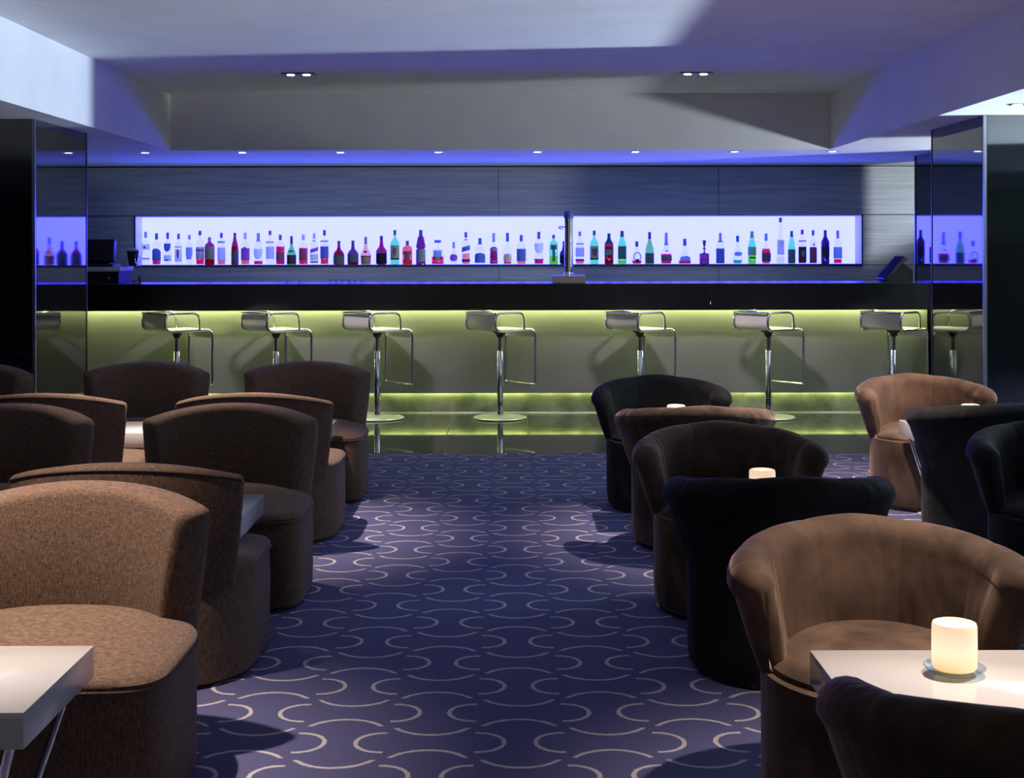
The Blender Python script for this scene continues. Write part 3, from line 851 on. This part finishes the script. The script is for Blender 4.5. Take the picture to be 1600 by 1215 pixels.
# centre px, width px, height px, profile, glass, cap(colour, from), liquids[(colour, z0, z1)], papers[(colour, z0, z1, half angle, shape)], look
B = [
 (227.6, 13, 51.7, P_CYL, 'clear', ('blue', .82), [], [('pale', .46, .62, 80, None), ('navy', .50, .56, 18, disc), ('lav', .16, .22, 78, None)], 'clear bottle with pale blue label and grey cap'),
 (244.6, 13, 49.5, P_CYL, 'clear', ('navy', .80), [('magenta', .02, .16)], [('navy', .14, .52, 88, archt)], 'clear bottle with large navy arched label over magenta foot'),
 (262, 11.5, 50.6, P_CYL, 'clear', ('navy', .80), [], [('navy', .41, .66, 62, shield), ('pale', .12, .30, 80, None), ('navy', .12, .17, 30, disc)], 'clear bottle with navy cap and navy shield label'),
 (279, 11, 49, P_CYL, 'clear', ('navy', .82), [], [('lav', .54, .60, 75, None), ('white', .10, .50, 75, None), ('purple', .20, .48, 18, shield)], 'clear bottle with white label and thin purple emblem'),
 (296, 11, 47, P_CYL, 'clear', ('grey', .84), [], [('blue', .18, .58, 66, taper)], 'clear bottle with tapered slate blue label'),
 (312.5, 12.5, 53.4, P_CYL, 'clear', ('navy', .86), [('red', .02, .20)], [('grey', .18, .52, 85, None), ('purple', .40, .45, 84, None)], 'clear bottle with grey label barred purple over red liquid'),
 (327.5, 15.5, 43.3, P_FLASK, 'purple', ('lav', .84), [('red', .02, .22)], [('blue', .20, .66, 66, None)], 'stout magenta bottle with square slate label'),
 (346, 12, 50, P_CYL, 'clear', ('purple', .84), [('salmon', .02, .14)], [('lav', .13, .54, 86, None), ('blue', .68, .74, 80, None)], 'clear bottle with mauve cap and lavender label'),
 (367, 11, 50, P_TAPER, 'purple', ('navy', .90), [('red', .42, .58)], [('navy', .02, .42, 100, None)], 'slender purple bottle with pink band and navy foot'),
 (383.3, 13, 50, P_CYL, 'clear', ('lav', .80), [('salmon', .02, .16)], [('purple', .14, .52, 88, None), ('navy', .48, .56, 20, disc)], 'clear bottle with purple label over salmon liquid'),
 (403.7, 14, 49.5, P_STD, 'clear', ('blue', .73), [('magenta', .02, .12)], [('pale', .18, .50, 70, shield)], 'clear bottle with pale blue shield label and long blue cap'),
 (422, 12.5, 53.2, P_CYL, 'clear', ('purple', .87), [], [('lav', .17, .53, 86, None), ('grey', .64, .68, 80, None)], 'tall clear bottle with violet cap and lavender label'),
 (438, 14, 46.9, P_FLASK, 'clear', ('navy', .82), [('magenta', .02, .61)], [('purple', .13, .42, 60, None)], 'round-shouldered bottle full of magenta liquid'),
 (455.5, 14, 44.7, P_CHAMP, 'green', ('navy', .72), [], [('dark', .02, .34, 100, None), ('navy', .44, .50, 40, None)], 'dark sparkling wine style bottle with long navy foil'),
 (474, 14, 47, P_CYL, 'clear', ('lav', .82), [('red', .02, .56)], [('purple', .14, .52, 62, None)], 'clear bottle of red spirit with violet box label'),
 (491, 12, 49, P_CYL, 'clear', ('lav', .82), [], [('purple', .40, .52, 86, -.05), ('peach', .13, .34, 84, None), ('dark', .06, .11, 86, None), ('black', .74, .77, 70, None)], 'square bottle with slanted violet label over peach paper'),
 (507, 12.5, 54, P_CYL, 'clear', ('navy', .84), [('red', .02, .20)], [('navy', .18, .53, 86, None), ('black', .66, .69, 75, None)], 'tall bottle with navy box label and double navy cap'),
 (529.5, 17, 37, P_SQUAT, 'purple', ('navy', .88), [('magenta', .30, .70)], [('navy', .06, .40, 85, archt)], 'squat dark purple liqueur bottle with magenta neck'),
 (551.5, 17, 37.7, P_SQUAT, 'violet', ('navy', .70), [('red', .02, .10)], [('navy', .10, .46, 90, None)], 'squat violet bottle with rounded shoulders and dark label'),
 (571.5, 17, 43.3, P_DECANT, 'peach', ('blue', .74), [('purple', .02, .32)], [('blue', .04, .28, 50, None), ('dark', .42, .50, 24, disc)], 'peach-topped decanter with a pale stopper'),
 (596, 17, 44.7, P_WIDE, 'purple', ('navy', .86), [], [('black', .02, .40, 100, None)], 'broad-shouldered dark bottle with tapering purple neck'),
 (617, 13.5, 53.7, P_STD, 'cyan', ('navy', .86), [], [('grey', .17, .56, 85, None), ('purple', .26, .48, 22, shield), ('black', .14, .18, 86, None)], 'cyan bottle with grey and violet label'),
 (636.5, 15.5, 37, P_FLASK, 'pink', ('navy', .82), [('red', .02, .20)], [('purple', .10, .56, 34, None), ('purple', .42, .56, 58, None)], 'small pink flask with violet banner label'),
 (657.5, 15, 53.8, P_MONK, 'violet', ('navy', .86), [], [('blue', .08, .44, 80, None)], 'monk-shaped violet bottle flaring at the foot'),
 (684, 19.5, 38, P_SQD, 'clear', ('navy', .89), [('red', .02, .32)], [('blue', .20, .58, 40, None)], 'square decanter of red spirit with flat navy stopper'),
 (709, 14, 35, P_BALL, 'clear', ('blue', .72), [], [('purple', .14, .46, 58, disc)], 'small clear bottle with round violet seal'),
 (728, 12.5, 50.4, P_CYL, 'clear', ('navy', .83), [('pinkish', .02, .34)], [('navy', .41, .56, 86, -.05), ('dark', .08, .16, 88, None), ('black', .75, .78, 70, None)], 'square bottle with slanted navy label over peach liquid'),
 (750, 16, 41, P_STD, 'clear', ('navy', .76), [], [('navy', .06, .44, 88, archt)], 'short clear bottle with wide navy label'),
 (771.5, 13, 48.7, P_FLUTE, 'clear', ('blue', .72), [('purple', .02, .56)], [('blue', .42, .52, 88, None)], 'fluted purple bottle with grey-blue foil'),
 (793, 15, 49.3, P_SHLD, 'clear', ('navy', .72), [('magenta', .02, .26)], [('purple', .20, .34, 28, disc), ('white', .07, .33, 50, None)], 'clear brandy bottle with round seal over dark red'),
 (814.5, 14, 45.7, P_CYL, 'clear', ('navy', .78), [('pinkish', .02, .12)], [('navy', .11, .53, 88, None)], 'clear bottle with navy box label on pink foot'),
 (842, 14.5, 50.7, P_CYL, 'clear', ('purple', .78), [('magenta', .02, .14)], [('pale', .34, .64, 66, shield), ('purple', .13, .17, 88, None)], 'clear bottle with pale shield label and pink foot'),
 (865, 14, 46, P_FLASK, 'cyan', ('navy', .88), [('lime', .02, .28)], [('navy', .10, .64, 18, None), ('navy', .50, .66, 42, None)], 'cyan bottle with T-shaped navy label'),
 (881.0, 13, 36, P_WIDE, 'navy', ('navy', .80), [], [('black', .05, .40, 90, None)], 'dark bottle half hidden by the chrome beer tower'),
 (906, 13, 51, P_STD, 'clear', ('grey', .86), [('pinkish', .02, .16)], [('lav', .23, .51, 85, None), ('purple', .09, .16, 88, None), ('blue', .60, .64, 60, None)], 'clear bottle with lavender label and plum stripe'),
 (928.5, 13, 52.5, P_STD, 'cyan', ('navy', .86), [], [('grey', .13, .54, 85, None), ('purple', .24, .46, 40, shield), ('dark', .13, .17, 86, None)], 'pale cyan bottle with grey label and navy cap'),
 (951.5, 14, 48, P_BORD, 'purple', ('navy', .66), [('magenta', .02, .58)], [('blue', .30, .48, 88, None)], 'magenta bottle with navy neck and slate band'),
 (972, 13.5, 52, P_TAPER, 'cyan', ('navy', .82), [('lime', .02, .12)], [('navy', .15, .54, 66, None)], 'cyan wine-shaped bottle with tall navy label'),
 (995, 17, 35.5, P_BALL, 'clear', ('navy', .76), [('red', .02, .16)], [('dark', .06, .22, 22, shield)], 'round clear bottle with dark horseshoe ring'),
 (1015, 13.5, 50, P_WINE, 'green', ('navy', .78), [], [('navy', .02, .34, 100, None)], 'green wine bottle with navy lower label'),
 (1041, 18, 49, P_TUMB, 'clear', ('blue', .60), [('magenta', .02, .32)], [('navy', .10, .26, 66, None), ('black', .40, .44, 20, disc)], 'brandy bottle with magenta liquid and long blue neck foil'),
 (1070, 20, 39.5, P_CONE, 'clear', ('navy', .72), [('magenta', .02, .14)], [('blue', .12, .32, 50, archt)], 'wide cone decanter with blue oval on magenta foot'),
 (1100.5, 15, 37, P_JAR, 'violet', ('navy', .78), [], [], 'small indigo jar bottle with winged stopper'),
 (1125.5, 12.5, 48.5, P_STD, 'clear', ('blue', .70), [], [('navy', .02, .50, 100, None)], 'bottle with solid navy sleeve and blue foil cap'),
 (1152.5, 16, 44, P_BALL, 'clear', ('navy', .78), [('teal', .02, .14)], [('blue', .28, .43, 56, disc)], 'round-bottomed clear bottle with teal liquid'),
 (1175, 12.5, 51, P_TAPER, 'cyan', ('blue', .80), [('lime', .02, .28)], [('blue', .27, .52, 86, None), ('black', .17, .21, 54, None)], 'teal wine-shaped bottle with blue label and green foot'),
 (1197, 14.5, 47.4, P_SHLD, 'clear', ('blue', .76), [('red', .02, .50)], [('navy', .08, .36, 74, None)], 'shouldered bottle of pink liquid with navy label'),
 (1219.5, 13, 72, P_TALL, 'clear', ('navy', .90), [('pale', .02, .16)], [('lav', .20, .52, 70, None), ('white', .40, .50, 40, disc)], 'very tall slender tapering bottle, tallest on the shelf'),
 (1237, 11, 51.4, P_TAPER, 'cyan', ('navy', .82), [], [('navy', .02, .44, 100, None)], 'cyan-topped bottle with navy lower half'),
 (1253.5, 12.5, 53.4, P_CYL, 'clear', ('purple', .86), [('purple', .02, .50)], [('dark', .06, .50, 70, None), ('blue', .20, .40, 24, disc), ('black', .65, .68, 70, None)], 'clear-necked bottle with dark plum box label'),
 (1270.5, 11, 52.5, P_CYL, 'clear', ('navy', .84), [('purple', .02, .50)], [('purple', .04, .46, 80, None), ('black', .54, .60, 16, disc)], 'slim bottle with deep violet box and dark dot'),
 (1289.5, 12.5, 52.5, P_BORD, 'dark', ('navy', .80), [], [('dark', .20, .50, 80, None)], 'all dark indigo bottle near the right end'),
 (1309, 13, 52, P_STD, 'clear', ('blue', .76), [('red', .02, .14)], [('blue', .16, .50, 88, None)], 'clear bottle with slate label over red foot, last in the row'),
]
ORD = lambda n: ('%d%s' % (n, 'th' if 10 < n % 100 < 14 else {1: 'st', 2: 'nd', 3: 'rd'}.get(n % 10, 'th')))
def shelf_place(k):
    if k < 34: return ', %s from the left' % ORD(k + 1)
    return ', %s from the right' % ORD(len(B) - k)
for k, (px, wpx, hpx, prof, glass, cap, liq, paps, look) in enumerate(B):
    R = wpx / SCL / 2; Hh = hpx / SCL
    x = (px - CX) / F * YBT
    sq = 4.0 if prof is P_SQD else 0.0
    t = thing('bottle', (x, YBT, NZ0 + 0.0002), 0, look + shelf_place(k), 'bottle', 'bottles on the lit bar shelf')
    obj('glass', lathe([(max(r * R, 1e-4), z * Hh) for r, z in prof], seg=20, square=sq), G[glass], t)
    obj('cap', band(prof, cap[1], 1.0, R, Hh, 0.0014, 16, sq), PP[cap[0]], t)
    for col, a, b in liq:
        obj('liquid', band(prof, a, b, R * 0.93, Hh, 0.0, 18, sq), LQ[col], t)
    for col, a, b, hd, shp in paps:
        if isinstance(shp, float): bm = decal(prof, a, b, R, Hh, hd, slant=-shp)
        else: bm = decal(prof, a, b, R, Hh, hd, top=shp)
        if paps.index((col, a, b, hd, shp)) > 0:
            for v in bm.verts: v.co.y -= 0.0012
        obj('label', bm, PP[col], t)
    if 'horseshoe' in look:
        pts = [(0.62 * R * math.cos(a), -R * 1.02, Hh * (.32 + .19 * math.sin(a))) for a in [math.radians(-40 + 260 * i / 20) for i in range(21)]]
        obj('ring', tube(pts, 0.0042, 6), PP['black'], t)

# ------------------------------------------------------------------ things on the bar
YC = 11.45
# beer tower
t = thing('beer_tower', (wx(888.5, YC), YC, ZT), 0, 'tall chrome beer tower on a steel drip box at the middle of the bar', 'beer tower')
k = F / YC
obj('drip_box', box(-25.5 / k, 25.5 / k, -0.10, 0.10, 0, 0.060, 0.003, 1), M['steel'], t)
obj('tower', lathe([(0.046, 0.060), (0.044, 0.066), (0.036, 0.076), (0.0355, 0.09), (0.0355, 0.530)], seg=32), M['chrome'], t)
obj('cap', lathe([(0.0355, 0.530), (0.040, 0.534), (0.040, 0.570), (0.034, 0.584), (0.018, 0.592)], seg=28), plain('blue_cap', (0.10, 0.12, 0.45), 0.35), t)
tp = obj('tap_ring', tube([(-0.060 + 0.019 * math.cos(2 * PI * i / 20), -0.01 + 0.017 * math.sin(2 * PI * i / 20), 0.452 + 0.009 * math.sin(2 * PI * i / 20)) for i in range(20)], 0.0045, 8, closed=True), M['steel'], t)
# cash drawer with pale tray
t = thing('cash_drawer', (-3.36, 11.55, ZT), 0, 'black cash drawer with a pale tray lid at the left end of the bar', 'cash drawer')
obj('body', box(-0.24, 0.185, -0.16, 0.20, 0, 0.098, 0.004, 1), M['black'], t)
obj('tray', box(-0.26, 0.205, -0.18, 0.22, 0.098, 0.136, 0.006, 2), plain('cream_tray', (0.85, 0.80, 0.70), 0.4), t)
obj('lock', lathe([(0.009, 0.0), (0.009, 0.006), (0.006, 0.008)], seg=14), M['chrome'], t).matrix_local = Matrix.Translation((0.105, -0.16, 0.042)) @ Matrix.Rotation(PI / 2, 4, 'X')
obj('drawer_front', box(-0.225, 0.17, -0.164, -0.158, 0.012, 0.086, 0.002, 1), M['black'], t)
# till terminal
t = thing('till_terminal', (-3.36, 11.55, ZT + 0.136), 0, 'dark till screen tilted back on the cash drawer', 'till')
mt = Matrix.Translation((0, 0, 0.0)) @ Matrix.Rotation(math.radians(-14), 4, 'X')
obj('foot', box(-0.22, 0.12, -0.10, 0.14, 0.0, 0.022, 0.004, 1), M['black'], t)
obj('housing', box(-0.24, 0.115, -0.085, -0.01, 0.030, 0.215, 0.008, 2, mt), M['black'], t)
obj('screen', box(-0.225, 0.100, -0.088, -0.084, 0.052, 0.200, 0.0, 1, mt), plain('till_screen', (0.02, 0.02, 0.022), 0.15), t)
obj('stand', box(-0.12, 0.06, 0.0, 0.09, 0.02, 0.13, 0.01, 2, mt), M['black'], t)
# bucket with tongs
t = thing('ice_bucket', (-3.115, 11.60, ZT + 0.136), 0, 'small black bucket with looped wire tongs beside the till screen', 'bucket')
obj('saucer', lathe([(0.04, 0.0), (0.075, 0.004), (0.078, 0.008), (0.05, 0.009)], seg=24), M['white_lacquer'], t)
obj('bucket', lathe([(0.030, 0.009), (0.033, 0.02), (0.050, 0.125), (0.052, 0.130), (0.047, 0.130)], seg=24), M['black'], t)
obj('napkin', lathe([(0.045, 0.130), (0.046, 0.140), (0.025, 0.150), (0.005, 0.158)], seg=14, sy=0.8), plain('napkin', (0.8, 0.8, 0.82), 0.8), t)
obj('tongs', tube([(0.050 + 0.018 * math.cos(a), -0.052, 0.062 + 0.042 * math.sin(a)) for a in [2 * PI * i / 20 for i in range(20)]], 0.0028, 6, closed=True), M['chrome'], t)
obj('tongs', tube([(0.062, -0.03, 0.03), (0.088, -0.03, 0.13)], 0.002, 6), M['chrome'], t)
# garnish dish
t = thing('garnish_dish', (wx(211, 11.36), 11.36, ZT), 0, 'little white dish of red garnish beside the cash drawer', 'dish')
obj('bowl', lathe([(0.015, 0.0), (0.020, 0.003), (0.030, 0.016), (0.032, 0.020), (0.028, 0.019)], seg=20), M['white_lacquer'], t)
bm = bmesh.new()
for a in range(5):
    add_lathe(bm, [(0.002, 0.017), (0.009, 0.020), (0.009, 0.026), (0.003, 0.031)], cx=0.014 * math.cos(a * 1.25), cy=0.014 * math.sin(a * 1.25), seg=10)
obj('garnish', bm, plain('red_garnish', (0.55, 0.02, 0.04), 0.35), t)['kind'] = 'stuff'
t = thing('small_bottle', (wx(218, 11.40), 11.40, ZT), 0, 'tiny dark red bottle behind the garnish dish', 'bottle')
obj('glass', lathe([(0.012, 0.0), (0.013, 0.003), (0.013, 0.030), (0.006, 0.042), (0.006, 0.058)], seg=14), G['purple'], t)
obj('cap', lathe([(0.0075, 0.056), (0.0075, 0.068), (0.005, 0.070)], seg=12), PP['navy'], t)
# ash trays
gl = tint('ashtray_glass', (0.80, 0.86, 0.97), 0.35)
def ashtray(px, Y, z, label, r=0.026, group='glass dishes on the bar'):
    t = thing('glass_dish', (wx(px, Y), Y, z), 0, label, 'glass dish', group)
    obj('foot', lathe([(r * .8, 0.0), (r * .82, 0.004), (r * .25, 0.008), (r * .22, 0.018)], seg=20), gl, t)
    obj('bowl', lathe([(r * .22, 0.018), (r * .5, 0.022), (r, 0.028), (r * 1.02, 0.032), (r * .9, 0.031), (r * .3, 0.024)], seg=20), gl, t)
ashtray(448, 11.35, ZT, 'low footed glass dish alone on the bar, left one of a pair')
ashtray(468, 11.35, ZT, 'low footed glass dish alone on the bar, right one of a pair')
nm = ['first', 'second', 'third', 'fourth', 'fifth', 'sixth']
for i in range(6):
    ashtray(516 + i * 9.6, 11.36, ZT, 'footed glass dish in the close cluster on the bar, %s from the left' % nm[i], 0.024)
# tilted dark screen at right
t = thing('tilted_screen', (wx(1392, 11.40), 11.40, ZT), 0, 'dark tilted screen propped up at the right end of the bar', 'screen')
mt = Matrix.Translation((-0.09, 0, 0.028)) @ Matrix.Rotation(math.radians(-49), 4, 'Y')
obj('housing', box(0.0, 0.25, -0.13, 0.13, -0.035, 0.0, 0.006, 2, mt), M['black'], t)
obj('display', box(0.012, 0.238, -0.118, 0.118, 0.0, 0.003, 0.0, 1, mt), plain('dark_display', (0.012, 0.012, 0.015), 0.7, ior=1.08), t)
obj('side_strip', box(0.02, 0.23, -0.133, -0.129, -0.028, -0.006, 0.0, 1, mt), M['dark_trim'], t)
obj('prop', loft([[(x, y, z) for x, z in ((-0.07, 0.0), (0.15, 0.0), (0.15, 0.10), (0.08, 0.15))] for y in (-0.10, 0.10)]), M['black'], t, smooth=False)
